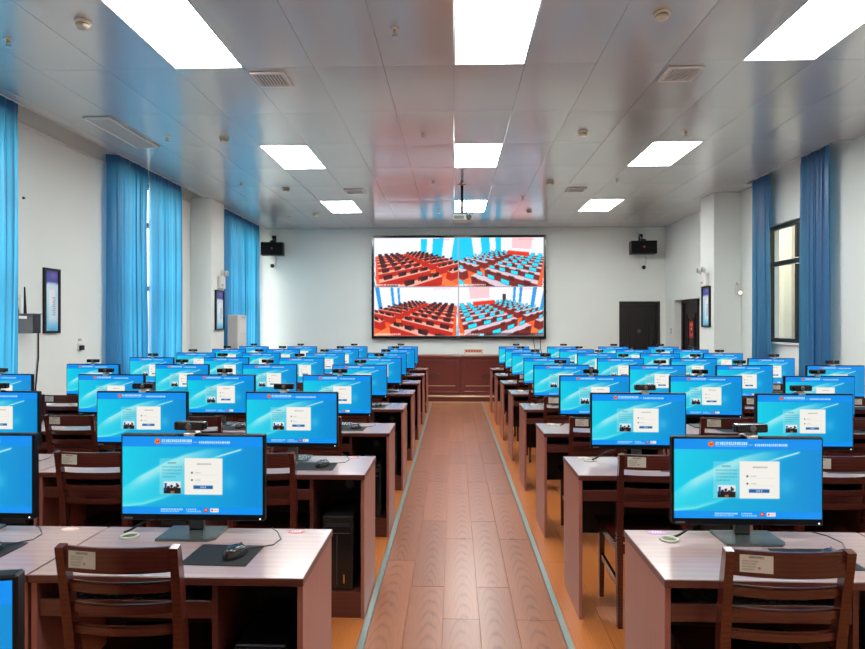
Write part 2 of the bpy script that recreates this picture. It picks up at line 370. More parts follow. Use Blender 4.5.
DESK_W, DESK_D, DESK_H, ROW = .866, .467, .75, 1.27
def row_front(n, side=None): return (n + .877) * ROW - DESK_D + {'L': -.008, 'R': .022, None: 0}[side] + (0 if n < 2 else .055 if n == 2 else .03)
LEFT_X = [-.46 - .87 * (k + 1) + .002 for k in range(4)]
RIGHT_X = [.642 + .87 * k + .002 for k in range(4)]
def paint_wall_display():
    """four surveillance views of this very room, each worked out from the room's own plan"""
    qw, qh = 176, 104; full = np.zeros((qh * 2, qw * 2, 3)); R = random.Random(5)
    views = [((4.5, 14.3, 3.3), (-.9, 4.6, -.2), False), ((4.7, -.6, 3.3), (-.7, 8.0, -.2), True),
             ((-4.3, 14.3, 3.3), (1.1, 4.6, -.2), False), ((-4.5, -.6, 3.3), (.9, 8.0, -.2), True)]
    for q, (eye, look, lit) in enumerate(views):
        c = Canvas(qw, qh, (226, 228, 240)); e = Vector(eye); f = (Vector(look) - e).normalized(); r = f.cross(Vector((0, 0, 1))).normalized(); u = r.cross(f); k = .60
        dx = (c.U - .5) * 2 * k * 1.0; dy = (.5 - c.V) * 2 * k * .62
        D = [f[i] + r[i] * dx + u[i] * dy for i in range(3)]
        with np.errstate(all='ignore'):
            big = np.full_like(dx, 1e9); tt = []
            for ax, lo, hi in ((0, -4.74, 4.93), (1, -2.9, 14.8), (2, 0, 3.8)):
                t = np.where(D[ax] > 0, (hi - e[ax]) / D[ax], (lo - e[ax]) / D[ax]); tt.append(np.where(t > 1e-4, t, big))
            T = np.minimum(np.minimum(tt[0], tt[1]), tt[2])
            P = [e[i] + D[i] * T for i in range(3)]
        fl = (P[2] < .02); c.blend(fl * 1.0, (214, 92, 42)); c.blend(fl * (np.abs(P[0] - .05) < .5) * .5, (225, 140, 105))
        c.blend((P[2] > 3.75) * 1.0, (225, 226, 238))
        wl_ = (P[0] < -4.7) & ~fl
        for a, b in ((4.0, 6.4), (8.1, 10.3), (12.2, 14.4), (0, 2.3)): c.blend((wl_ & (P[1] > a) & (P[1] < b) & (P[2] > .2)) * 1.0, (30, 185, 225))
        wr_ = (P[0] > 4.9) & ~fl
        for a, b in ((7.9, 8.5), (9.4, 10.1), (3.9, 4.5), (5.4, 6.0)): c.blend((wr_ & (P[1] > a) & (P[1] < b) & (P[2] > .2)) * 1.0, (40, 140, 200))
        c.blend((wr_ & (P[1] > 12.4) & (P[1] < 13.8) & (P[2] < 2.1)) * 1.0, (60, 20, 20))
        c.blend(((P[1] > 14.7) & (np.abs(P[0]) < 2.1) & (P[2] > 1.2) & (P[2] < 3.6)) * 1.0, (240, 190, 195))
        def pr(p):
            d = Vector(p) - e; z = max(d.dot(f), .25); return (.5 + d.dot(r) / z / 2 / k, .5 - d.dot(u) / z / 2 / k / .62)
        def seg(pts, col, al=1.0):
            if min((Vector(p) - e).dot(f) for p in pts) > .3: c.poly([pr(p) for p in pts], col, al)
        def b3(x0, y0, z0, x1, y1, z1, cf, ct):
            yy = y1 if e.y > y1 else y0
            xx = x1 if e.x > x1 else x0
            seg([(xx, y0, z0), (xx, y1, z0), (xx, y1, z1), (xx, y0, z1)], cf)
            seg([(x0, yy, z0), (x1, yy, z0), (x1, yy, z1), (x0, yy, z1)], cf)
            seg([(x0, y0, z1), (x1, y0, z1), (x1, y1, z1), (x0, y1, z1)], ct)
        rows = list(range(0, 9)); rows.sort(key=lambda n: -abs(row_front(n) - e.y))
        for n in rows:
            y = row_front(n)
            for xs in ((LEFT_X[3] * 1.13, LEFT_X[0] + .9), (RIGHT_X[0], (RIGHT_X[3] + .87) * 1.13)):
                b3(xs[0], y, 0, xs[1], y + DESK_D, .75, (165, 36, 22) if not lit else (110, 34, 30), (225, 165, 150) if not lit else (205, 190, 200))
            cols = sorted(LEFT_X + RIGHT_X, key=lambda x: -abs(x - e.x))
            for x in cols:
                cx = (x + .42) * 1.12; ys = y + .35
                seg([(cx - .27, ys, .80), (cx + .27, ys, .80), (cx + .27, ys, 1.13), (cx - .27, ys, 1.13)], (28, 20, 26))
                if lit: seg([(cx - .25, ys, .83), (cx + .25, ys, .83), (cx + .25, ys, 1.11), (cx - .25, ys, 1.11)], (40, 205, 240))
                if not lit or R.random() < .8: seg([(cx - .2, y - .1, .55), (cx + .2, y - .1, .55), (cx + .2, y - .1, .9), (cx - .2, y - .1, .9)], (70, 18, 14), .8)
        b3(-2, 12.55, .13, 2.2, 13.1, .91, (200, 50, 28), (240, 150, 120))
        c.glyphs(.02, .945, .32, .975, (255, 255, 255), 16, R); c.glyphs(.70, .03, .9, .055, (230, 90, 110), 9, R, .4)
        if q == 3:
            for x in (.91, .945, .975): c.rect(x - .01, .945, x + .008, .975, (255, 255, 255))
            c.rect(.3, .93, 1, 1, (30, 20, 24), .55)
        a = c.a
        a[:1] = 150; a[-1:] = 150; a[:, :1] = 150; a[:, -1:] = 150
        full[(q // 2) * qh:(q // 2 + 1) * qh, (q % 2) * qw:(q % 2 + 1) * qw] = a
    c = Canvas(qw * 2, qh * 2); g = full.mean(axis=2, keepdims=True); c.a = np.clip(g + (full - g) * 1.15, 0, 255)
    return c

def paint_poster(seed):
    R = random.Random(seed); c = Canvas(40, 84, (214, 236, 248)); U, V = c.U, c.V
    c.blend(np.clip((.24 - V) / .06, 0, 1), (62, 78, 165)); c.blend(np.exp(-((U - .65) / .3) ** 2 - ((V - .08) / .06) ** 2) * .7, (150, 110, 190))
    c.blend(np.clip((V - .80) / .2, 0, 1) * .9, (50, 170, 225)); c.blend(np.exp(-((U - .12) / .15) ** 2) * np.clip((V - .3) / .5, 0, 1) * .8, (110, 195, 235))
    c.poly([(.3, .33), (.75, .30), (.68, .5), (.35, .62)], (240, 246, 250), .9)
    for k in range(9): c.rect(.55 + .05 * (k % 2), .44 + .035 * k, .78, .455 + .035 * k, (95, 120, 150), .6)
    c.glyphs(.2, .2, .8, .245, (235, 235, 250), 6, R, .8)
    return c
def paint_sticker():
    R = random.Random(11); c = Canvas(36, 22, (202, 199, 186))
    c.glyphs(.28, .10, .72, .20, (70, 66, 60), 8, R, .9)
    for k in range(4): c.glyphs(.08, .32 + .15 * k, .08 + R.uniform(.35, .6), .40 + .15 * k, (110, 106, 96), 7, R, .7)
    c.disc(.58, .72, .045, (150, 60, 50), .6)
    return c
def paint_notice():
    R = random.Random(2); c = Canvas(24, 36, (190, 25, 30))
    c.glyphs(.25, .12, .78, .30, (235, 190, 160), 2, R); c.glyphs(.3, .38, .72, .62, (245, 215, 180), 1, R); c.glyphs(.25, .70, .8, .85, (235, 170, 150), 3, R)
    return c

# ================================================================== THE SETTING
XL, XR, YB, YR, HC = -4.74, 4.93, 14.8, -2.9, 3.805
SLOT = .25
def struct(o, label=None): return tag(o, label, None, None, 'structure')
# floor with individual planks along the aisle and beside it
b = MB().box(XL, YR, -.12, XR, YB, -.006)
floor = struct(b.build('floor', 'plank_side'), 'orange brown laminate plank floor of the computer room')
AISLE = [-.428, -.25, -.06, .13, .32, .537]
def plank_mesh(w, l):
    me_b = MB().box(-w / 2 + .0012, -l / 2 + .0012, -.02, w / 2 - .0012, l / 2 - .0012, 0, .0015)
    return me_b
plank_cache = {}
def lay(x0, x1, y0, y1, m):
    w, l = round(x1 - x0, 3), round(y1 - y0, 3); key = (w, l, m)
    if key not in plank_cache:
        o = plank_mesh(w, l).build('plank', m, floor); plank_cache[key] = o.data
    else:
        o = bpy.data.objects.new('plank', plank_cache[key]); C.objects.link(o); o.parent = floor
    o.location = ((x0 + x1) / 2, (y0 + y1) / 2, 0)
rp = random.Random(21)
def run(x0, x1, ya, yb, m, l=1.22):
    y = ya - rp.choice((0, .2, .4, .6, .8, 1.0))
    while y < yb - .01:
        a, c = max(y, ya), min(y + l, yb)
        if c - a > .03: lay(x0, x1, round(a, 2), round(c, 2), m)
        y += l
for x0, x1 in zip(AISLE, AISLE[1:]): run(x0, x1, .6, 12.3, 'plank_wood')
for k in range(4): run(-.462 - .19 * (k + 1), -.462 - .19 * k, 1.2, 9.0, 'plank_side')
for k in range(7): run(.571 + .19 * k, .571 + .19 * (k + 1), 1.2, 9.0, 'plank_side')
for i, (x0, x1) in enumerate(((-.462, -.428), (.537, .571))):
    b = MB().box(x0, .6, -.01, x1, 12.3, .006, .003); b.box(x0 + .010, .6, .005, x0 + .014, 12.3, .0085); b.box(x1 - .014, .6, .005, x1 - .010, 12.3, .0085)
    struct(b.build('trim_%d' % (i + 1), 'aluminium'), 'grey green metal floor strip edging the aisle, %s' % ('router-wall side' if i == 0 else 'door-wall side'))
for i, (x0, x1, ya, yb) in enumerate(((-1.247, -.487, .6, 1.2), (.582, 1.912, .6, 1.2))): pass

# ceiling: slab, single metal panels, light panels
b = MB().box(XL - .3, YR - .3, HC + .26, XR + .3, YB + .3, HC + .45)
ceiling = struct(b.build('ceiling', 'slab'), 'suspended ceiling of grey semi-gloss metal panels')
PX = [round(.62 * k, 3) for k in range(-8, 9)]; PY = [round(5.5 + 1.2 * k, 3) for k in range(-7, 9)]
LIGHT_COL = (-4, 0, 4); LIGHT_ROW = (.7, 4.3, 7.9, 11.5)
panel_cache = {}
for i in range(len(PX) - 1):
    for j in range(len(PY) - 1):
        x0, x1, y0, y1 = max(PX[i], -4.47), min(PX[i + 1], XR), max(PY[j], YR), min(PY[j + 1], YB)
        if i == len(PX) - 2 and 7.8 < y0 < 10.2: x1 = 4.70
        if x1 - x0 < .02 or y1 - y0 < .02: continue
        if (i - 8) in LIGHT_COL and round(y0, 2) in LIGHT_ROW: continue
        w, l = round(x1 - x0, 3), round(y1 - y0, 3)
        if (w, l) not in panel_cache:
            hw, hl = w / 2 - .0018, l / 2 - .0018
            b = MB()
            b.grid(lambda u, v: ((2 * u - 1) * hw, (2 * v - 1) * hl, -.0035 * (1 - (2 * u - 1) ** 4) * (1 - (2 * v - 1) ** 4)), 8, 10)
            for p, q in (((-hw, -hl), (hw, -hl)), ((hw, -hl), (hw, hl)), ((hw, hl), (-hw, hl)), ((-hw, hl), (-hw, -hl))):
                V = [b.bm.verts.new((*p, 0)), b.bm.verts.new((*q, 0)), b.bm.verts.new((*q, .02)), b.bm.verts.new((*p, .02))]; b.bm.faces.new(V)
            o = b.build('ceiling_panel', 'panel_metal', ceiling, smooth=False); o.data.polygons.foreach_set('use_smooth', [k < 80 for k in range(len(o.data.polygons))])
            panel_cache[(w, l)] = o.data
        else:
            o = bpy.data.objects.new('ceiling_panel', panel_cache[(w, l)]); C.objects.link(o); o.parent = ceiling
        o.location = ((x0 + x1) / 2, (y0 + y1) / 2, HC)
# closing strip above the slot edges
ORD = ['first', 'second', 'third', 'fourth', 'fifth', 'sixth', 'seventh', 'eighth', 'ninth']
lp = thing('ceiling_light')
MB().box(-.308, -.598, .0, -.296, .598, .03).box(.296, -.598, .0, .308, .598, .03).box(-.296, -.598, .0, .296, -.586, .03).box(-.296, .586, .0, .296, .598, .03).build('frame', 'white_metal', lp)
MB().box(-.296, -.586, .006, .296, .586, .02).build('diffuser', 'lamp', lp)
kids(lp); [kids(k) for k in lp.children]
first = True
for r, y in enumerate(LIGHT_ROW[::-1]):
    for cidx, nm in zip(LIGHT_COL, ('on the router-wall side', 'over the centre aisle', 'on the door-wall side')):
        o = lp if first else dup(lp); first = False
        o.location = (.62 * cidx + .31, y + .6, HC - .002)
        tag(o, 'lit white rectangular ceiling light, %s row from the wall display, %s' % (ORD[r], nm), 'ceiling light', 'ceiling light panels')

# walls
b = MB()
WL = [(4.30, 6.50), (8.42, 10.50), (12.46, 14.62)]; SILL, HEAD = .92, 3.74
ys = [YR] + [q for w in WL for q in w] + [YB]
for k in range(0, len(ys), 2): b.box(XL - .24, ys[k], 0, XL, ys[k + 1], HC + .26)
for a, c in WL: b.box(XL - .24, a, 0, XL, c, SILL).box(XL - .24, a, HEAD, XL, c, HC + .26)
struct(b.build('wall_left', 'wall_paint'), 'white painted wall with tall windows behind blue curtains')
b = MB()
WR = (on_x(817, 325, XR).y, 10.15); DR = (12.45, 14.2); SR, HR = 1.26, 3.06
b.box(XR, YR, 0, XR + .24, WR[0], HC + .26).box(XR, WR[1], 0, XR + .24, DR[0], HC + .26).box(XR, DR[1], 0, XR + .24, YB, HC + .26)
b.box(XR, WR[0], 0, XR + .24, WR[1], SR).box(XR, WR[0], HR, XR + .24, WR[1], HC + .26).box(XR, DR[0], 2.07, XR + .24, DR[1], HC + .26)
b.box(XR + .19, DR[0], 0, XR + .24, 13.26, 2.07)
struct(b.build('wall_right', 'wall_paint'), 'white painted wall with one window and a recessed dark door')
b = MB(); DB = (3.86, 4.80)
b.box(XL - .24, YB, 0, DB[0], YB + .2, HC + .26).box(DB[1], YB, 0, XR + .24, YB + .2, HC + .26).box(DB[0], YB, 2.07, DB[1], YB + .2, HC + .26)
struct(b.build('wall_front', 'wall_paint'), 'white painted end wall carrying the large display')
struct(MB().box(XL - .24, YR - .2, 0, XR + .24, YR, HC + .26).build('wall_back', 'wall_paint'), 'white painted wall at the rear of the room')
# cornice band on the window wall, in the curtain slot
struct(MB().box(XL, YR, HC - .10, XL + .035, 11.1, HC - .065, .008).build('trim_3', 'white_trim'), 'narrow white cornice ridge along the curtained wall')
for i, (x0, x1, side, ya_, yb_) in enumerate(((XL, -4.36, 'router-wall side', on_x(211.6, 300, -4.36).y, on_x(224, 300, -4.36).y), (4.47, XR, 'door-wall side', on_x(714, 300, 4.47).y, on_x(700.3, 300, 4.47).y))):
    struct(MB().box(x0, ya_, 0, x1, yb_, HC - .004, .004).build('wall_pillar' + ('_left', '_right')[i], 'wall_paint'), 'white square wall pillar carrying a framed poster, ' + side)
# closing strips of ceiling edge (thin white angle along the slot)
struct(MB().box(-4.474, YR, HC - .006, -4.462, YB, HC + .03).build('trim_4', 'white_trim'), 'thin metal edge angle of the ceiling along the curtain slot')
struct(MB().box(4.692, 7.9, HC - .006, 4.704, 10.3, HC + .03).build('trim_5', 'white_trim'), 'thin metal edge angle of the ceiling above the open curtains')

# windows: frame bars, panes
def window(name, label, x, y0, y1, z0, z1, bars_y, bars_z):
    t = thing(name, (x, (y0 + y1) / 2, z0)); struct(t, label); cy = (y0 + y1) / 2; hw = (y1 - y0) / 2; h = z1 - z0
    fr = MB().box(-.035, -hw, 0, .035, -hw + .06, h).box(-.035, hw - .06, 0, .035, hw, h).box(-.035, -hw + .06, 0, .035, hw - .06, .06).box(-.035, -hw + .06, h - .06, .035, hw - .06, h)
    fr.build('window_frame', 'window_frame', t)
    for q in bars_z: MB().box(-.03, -hw + .06, q - z0 - .035, .03, hw - .06, q - z0 + .035).build('crossbar', 'window_frame', t)
    zs = [z0] + list(bars_z) + [z1]; yy = [y0] + list(bars_y) + [y1]
    for q in bars_y:
        for a, c in zip(zs, zs[1:]): MB().box(-.03, q - cy - .03, a - z0 + .05, .03, q - cy + .03, c - z0 - .05).build('mullion', 'window_frame', t)
    for a, c in zip(zs, zs[1:]):
        for d, e in zip(yy, yy[1:]): MB().box(-.004, d - cy + .02, a - z0 + .03, .004, e - cy - .02, c - z0 - .03).build('pane', 'glass', t)
    return t
for i, (a, c) in enumerate(WL):
    window('window_%d' % (i + 1), 'dark framed window behind drawn blue curtains, %s window from the wall display' % ORD[2 - i], XL - .12, a, c, SILL, HEAD, (a + (c - a) / 2 - .14,), (2.10, 3.10))
w4 = window('window_4', 'black framed sash window between open blue curtains beside the door wall pillar', XR + .10, WR[0], WR[1], SR, HR, (9.35,), (2.47,))
struct(MB().box(XR - .05, WR[0] - .05, SR - .03, XR + .24, WR[1] + .05, SR, .004).build('trim_6', 'white_trim'), 'white window sill below the black framed window')
# outside: ground and the neighbouring facade seen through the right window
struct(MB().box(-60, -40, -.4, 60, 60, -.13).build('ground', 'ground'), 'ground outside the building')
ext = thing('neighbour_building', (7.4, 9, -.13), label='beige plastered building wall seen through the black framed window', cat='building')
MB().box(0, -9, 0, .4, 9, 9).build('facade', 'exterior_plaster', ext)
for k in range(12): MB().box(-.06, -8.6 + 1.5 * k, 0, 0, -8.45 + 1.5 * k, 9).build('pilaster', 'exterior_plaster', ext)

# doors
def panel_door(name, label, parent_loc, rz, w, h, knob=True):
    t = thing(name, parent_loc, rz); struct(t, label)
    MB().box(-w / 2, -.02, 0, -w / 2 + .07, .10, h).box(w / 2 - .07, -.02, 0, w / 2, .10, h).box(-w / 2 + .07, -.02, h - .07, w / 2 - .07, .10, h).build('door_frame', 'door_wood', t)
    lf = MB().box(-w / 2 + .07, .03, .005, w / 2 - .07, .08, h - .07).build('door_leaf', 'door_wood', t)
    for z0, z1, ww in ((.15, .80, .27), (.95, 1.78, .27)):
        b = MB()
        for g, dpt in ((0, .022), (.05, .012), (.10, .018)):
            a = ww - g
            b.box(-a, .03 - dpt, z0 + g, -a + .025, .03, z1 - g).box(a - .025, .03 - dpt, z0 + g, a, .03, z1 - g).box(-a + .025, .03 - dpt, z0 + g, a - .025, .03, z0 + g + .025).box(-a + .025, .03 - dpt, z1 - g - .025, a - .025, .03, z1 - g)
        b.build('moulding', 'door_wood', lf)
    MB().lathe([(.045, 0), (.04, -.012), (.015, -.02)], (0, .03, 1.37), 16, 'y').build('medallion', 'logo_grey', lf)
    if knob:
        MB().cyl((-.34, .03, 1.0), (-.34, -.02, 1.0), .012).ball((-.34, -.035, 1.0), .026).build('handle', 'grey_metal', lf, True)
        MB().box(.30, .0, 1.08, .36, .03, 1.16, .005).build('door_closer_plate', 'black_plastic', lf)
    return t
d1 = panel_door('door_1', 'dark brown panelled door in the end wall beside the large display', ((DB[0] + DB[1]) / 2, YB, 0), 0, DB[1] - DB[0], 2.07)
d2 = panel_door('door_2', 'dark brown door with a red notice, recessed behind the wall pillar', (XR + .17, (13.26 + DR[1]) / 2, 0), -math.pi / 2, DR[1] - 13.26, 2.07, False)
nt_ = paint_notice().mesh('paper_notice', 'paper', .26, .36, None)
nt_.location = (XR + .17 + .027, 13.74, 1.42); nt_.rotation_euler = (0, 0, -math.pi / 2)
tag(nt_, 'red paper notice with pale characters on the recessed dark door', 'notice')
# stage with step, edge trim
st = struct(MB().box(-3.6, 12.3, -.006, 3.62, YB - .002, .125).build('floor_stage', 'stage_wood'), 'low red brown stage platform in front of the large display')
MB().box(-3.6, 12.285, .105, 3.62, 12.335, .131, .004).build('nosing', 'gold_trim', st)
MB().box(-3.6, 12.29, .0, 3.62, 12.30, .02).build('skirting', 'gold_trim', st)
for i, (x0, x1) in enumerate(((XL + .002, -3.602), (3.622, DB[0] - .02))): pass

# ================================================================== CURTAINS
def curtain(label, x, y0, y1, z0, z1, waves, amp, side, seed, taper=0.0, group=None, ret=0):
    t = thing('curtain', (x, (y0 + y1) / 2, z0), label=label, cat='curtain', group=group); R = random.Random(seed); hw = (y1 - y0) / 2; h = z1 - z0
    ph = [R.uniform(0, 6.28) for _ in range(6)]
    def f(u, v):
        s = u + .018 * math.sin(9 * u + ph[0]) + .012 * math.sin(23 * u + ph[1])
        a = amp * (.55 + .45 * (1 - v) + .25 * math.sin(5 * u + ph[2] + v * 1.3))
        dx = a * math.sin(2 * math.pi * waves * s + .7 * math.sin(3 * v + ph[3])) + .25 * a * math.sin(2 * math.pi * waves * 2.3 * s + ph[4])
        dx += (.014 if side > 0 else .022) * math.sin(2 * math.pi * waves * .37 * s + ph[1]) 
        if v > .965: dx *= .55
        pull = 1 - taper * math.sin(math.pi * min(1, max(0, (1 - v))) * .5)
        if ret: dx -= side * .165 * max(0, 1 - (u if ret < 0 else 1 - u) / .06) ** 1.3
        over = .14 * hw * 2 / waves * math.sin(4 * math.pi * waves * s + 1.4 * math.sin(3 * v + ph[3])) * (.6 + .4 * math.sin(11 * u + ph[4]))
        return (dx, (2 * u - 1) * hw * pull + .010 * math.sin(6 * v + ph[5]) + over * min(1, (1 - v) * 12), v * h)
    MB().grid(f, waves * 24, 26).build('drape', 'curtain_cloth', t, True)
    MB().grid(lambda u, v: (f(u, .972 + .025 * v)[0] + side * .004, f(u, .972 + .025 * v)[1], (.972 + .025 * v) * h), waves * 24, 1).build('heading_tape', 'curtain_cloth', t, True)
    MB().box(-.02, -hw - .02, h + .002, .02, hw + .02, h + .03).build('curtain_rail', 'grey_metal', t)
    return t
LC = [(4.10, 5.10, 5.12, 6.38), (8.28, 9.13, 9.15, 10.30), (12.10, 13.10, 13.12, 14.46)]
for k, (a, b_, c, d) in enumerate(LC):
    who = ORD[2 - k]
    curtain('drawn blue curtain half away from the display, %s window from the display wall, daylight behind' % who, -4.535, a, b_, .004, HC + .02, 9, .030, 1, 30 + k, 0, 'drawn blue curtains', -1)
    curtain('drawn blue curtain half towards the display, %s window from the display wall, daylight behind' % who, -4.535, c, d, .004, HC + .02, 9, .030, 1, 40 + k, .01, 'drawn blue curtains')
curtain('gathered open blue curtain on the router-ward side of the black framed window, away from pillar', 4.785, on_x(829, 325, 4.785).y, on_x(802, 325, 4.785).y, .004, HC + .02, 6, .032, -1, 51, -.04)['label'] = 'gathered open blue curtain at the window edge farther from the door-side pillar'
curtain('gathered open blue curtain at the window edge next to the door-side pillar', 4.785, on_x(769, 325, 4.785).y, on_x(753, 325, 4.785).y, .004, HC + .02, 4, .032, -1, 52, -.06)

# ================================================================== END WALL THINGS
t = thing('wall_display', (.105, YB, 1.20), label='large black framed wall display showing four camera views of the room', cat='screen')
DW, DH = 4.08, 2.42
MB().box(-DW / 2, -.10, 0, DW / 2, -.004, DH).build('housing', 'black_plastic', t)
MB().box(-DW / 2, -.115, 0, -DW / 2 + .055, -.10, DH).box(DW / 2 - .055, -.115, 0, DW / 2, -.10, DH).box(-DW / 2 + .055, -.115, 0, DW / 2 - .055, -.10, .06).box(-DW / 2 + .055, -.115, DH - .055, DW / 2 - .055, -.10, DH).build('frame', 'black_gloss', t)
paint_wall_display().mesh('picture', 'led_display', DW - .11, DH - .115, t, loc=(0, -.103, DH / 2 + .0025))
for s in (-1, 1):
    for z in (.55, 1.05, 1.62): MB().box(s * DW / 2 - (.03 if s < 0 else 0), -.08, z, s * DW / 2 + (.03 if s > 0 else 0), -.03, z + .09).build('side_clamp', 'clip_silver', t)
MB().box(-.05, -.118, .012, .05, -.115, .03).build('logo_plate', 'logo_grey', t)
o = MB().tube([(2.02, YB - .03, 1.2), (2.03, YB - .03, .95), (2.10, YB - .03, .7), (2.12, YB - .03, .14)], .009).build('display_cable', 'black_plastic'); tag(o, 'black cable hanging slightly outward below the corner of the wall display', 'cable')
o = MB().tube([(1.86, YB - .03, 1.2), (1.90, YB - .03, .9), (1.95, YB - .03, .6), (1.95, YB - .03, .14)], .007).build('display_cable', 'black_plastic'); tag(o, 'thinner black cable hanging under the wall display, inside the corner cable', 'cable')

def speaker(label, u0, v0, u1, v1, rz, ylevel):
    p0 = on_y(u0, v0, ylevel); p1 = on_y(u1, v1, ylevel); w = p1.x - p0.x; h = p0.z - p1.z
    t = thing('loudspeaker', ((p0.x + p1.x) / 2, ylevel + .14, p1.z), rz, label=label, cat='speaker', group='wall loudspeakers')
    MB().box(-w / 2, -.14, 0, w / 2, .12, h, .012, 2).build('cabinet', 'bezel', t)
    MB().box(-w / 2 + .02, -.15, .02, w / 2 - .02, -.14, h - .02, .004).build('grille', 'bezel', t)
    MB().lathe([(.026, 0), (.02, -.006)], (0, -.15, h * .52), 14, 'y').build('logo_badge', 'red_logo', t)
    MB().box(-.06, -.04, h, .06, .06, h + .05, .006).cyl((0, .0, h + .03), (0, YB - ylevel - .14, h + .11), .02).box(-.05, YB - ylevel - .15, h + .03, .05, YB - ylevel - .141, h + .2).build('bracket', 'black_plastic', t)
    MB().tube([(0, .08, h + .05), (-.06, .16, h + .18), (-.10, .13, h + .24), (-.08, YB - ylevel - .15, h + .27)], .007).build('cable', 'grey_metal', t)
    return t
speaker('black wall loudspeaker hung above the corner by the blue curtain', 260, 242, 282, 255, math.radians(8), 14.42)
speaker('black wall loudspeaker hung in the corner above the two dark doors', 632, 240.5, 657.5, 253.5, math.radians(-4), 14.42)
def dome(label, u, v):
    p = on_y(u, v, YB - .09); t = thing('security_camera', (p.x, YB, p.z), label=label, cat='camera', group='small wall cameras')
    MB().lathe([(.05, 0), (.05, -.02), (.02, -.03)], (0, 0, 0), 14, 'y').build('mount', 'white_plastic', t, True)
    MB().ball((0, -.075, -.005), .048).build('camera_ball', 'black_gloss', t, True)
    MB().tube([(.02, -.012, .03), (.07, -.014, .09), (.07, -.012, .2), (.03, -.01, .30)], .006).build('cable', 'grey_metal', t)
dome('small black ball camera below the loudspeaker beside the blue curtain', 272, 265.5)
dome('small black ball camera below the loudspeaker above the dark doors', 644, 267)

# ================================================================== ROSTRUM
rt = thing('rostrum_table')
RW = 1.036
MB().box(0, 0, .74, RW, .55, .78, .006).build('table_top', 'stage_wood', rt)
MB().box(.02, .03, .0, RW - .02, .055, .74).build('front_panel', 'stage_wood', rt)
for x in (0, RW - .02): MB().box(x, .03, 0, x + .02, .53, .74).build('side_panel', 'stage_wood', rt)
MB().box(.02, .012, .665, RW - .02, .03, .70, .004).box(.02, .012, 0, RW - .02, .03, .07, .004).box(.02, .012, .07, .09, .03, .665, .004).box(RW - .09, .012, .07, RW - .02, .03, .665, .004).build('moulding', 'stage_wood', rt)
MB().box(.10, .022, .17, RW - .10, .03, .182).build('bead', 'gold_trim', rt); MB().box(.10, .022, .56, RW - .10, .03, .572).build('bead', 'desk_edge', rt)
b = MB(); pts = [(-.16, 0), (-.08, .045), (0, .06), (.08, .045), (.16, 0), (.08, -.045), (0, -.06), (-.08, -.045)]
b.prism([(x * .9, y * 1.2) for x, y in pts], 0, .012)
bmesh.ops.transform(b.bm, matrix=Matrix.Translation((RW / 2, .03, .37)) @ Matrix.Rotation(math.pi / 2, 4, 'X'), verts=b.bm.verts)
b.build('lozenge', 'desk_edge', rt)
kids(rt); [kids(k) for k in rt.children]
names = ['outer red brown rostrum table on the stage, router-wall end', 'inner red brown rostrum table on the stage, on the router-wall side of the seam', 'inner red brown rostrum table on the stage, on the door-wall side of the seam', 'outer red brown rostrum table on the stage, door-wall end']
for k in range(4):
    o = rt if k == 0 else dup(rt); o.location = (.13 + 1.04 * (k - 2) + .002, 12.54, .125); tag(o, names[k], 'table', 'rostrum tables on the stage')
p0 = on_y(464.5, 349.5, 12.75); p1 = on_y(482.8, 355.7, 12.75)
t = thing('desk_plaque', ((p0.x + p1.x) / 2, 12.75, .906), label='small framed plaque with red lettering and a white band on the rostrum table', cat='plaque')
w, h = p1.x - p0.x, .125
MB().box(-w / 2, -.012, 0, w / 2, .012, h, .004).box(-w / 2, -.03, 0, w / 2, .03, .012).build('board', 'gold_trim', t)
MB().box(-w / 2 + .02, -.0145, .02, w / 2 - .02, -.012, .055).build('white_band', 'white_plastic', t)
for k in range(6): MB().box(-w / 2 + .022 + k * .054, -.0145, .068, -w / 2 + .062 + k * .054, -.012, .108).box(-w / 2 + .034 + k * .054, -.016, .062, -w / 2 + .045 + k * .054, -.0145, .112).build('letter', 'red_logo', t)

# ================================================================== SIDE WALL THINGS
def framed_poster(label, seed, loc, rz, w, h, d=.035, m='black_plastic', group='framed posters'):
    t = thing('framed_poster', loc, rz, label=label, cat='picture', group=group); f = .028
    MB().box(-w / 2, -d, 0, -w / 2 + f, 0, h).box(w / 2 - f, -d, 0, w / 2, 0, h).box(-w / 2 + f, -d, 0, w / 2 - f, 0, f).box(-w / 2 + f, -d, h - f, w / 2 - f, 0, h).build('frame', m, t)
    MB().box(-w / 2 + f, -.012, f, w / 2 - f, 0, h - f).build('backing', 'black_plastic', t)
    paint_poster(seed).mesh('poster', 'paper', w - 2 * f, h - 2 * f, t, loc=(0, -.014, h / 2))
    return t
a, c = on_x(43, 269, XL), on_x(60, 333, XL)
framed_poster('black framed blue and white poster on the wall next to the router box', 1, (XL, (a.y + c.y) / 2 - .02, c.z), math.pi / 2, c.y - a.y - .02, .76, .03)
a, c = on_x(214.5, 290.5, -4.36), on_x(223, 330, -4.36)
framed_poster('black framed poster on the pillar next to the white air conditioner', 4, (-4.36, (a.y + c.y) / 2, c.z), math.pi / 2, c.y - a.y, .74)
a, c = on_x(711, 287, 4.47), on_x(703, 327, 4.47)
framed_poster('black framed poster on the door-side pillar below the emergency lamp', 6, (4.47, (a.y + c.y) / 2, c.z), -math.pi / 2, abs(c.y - a.y), .72)
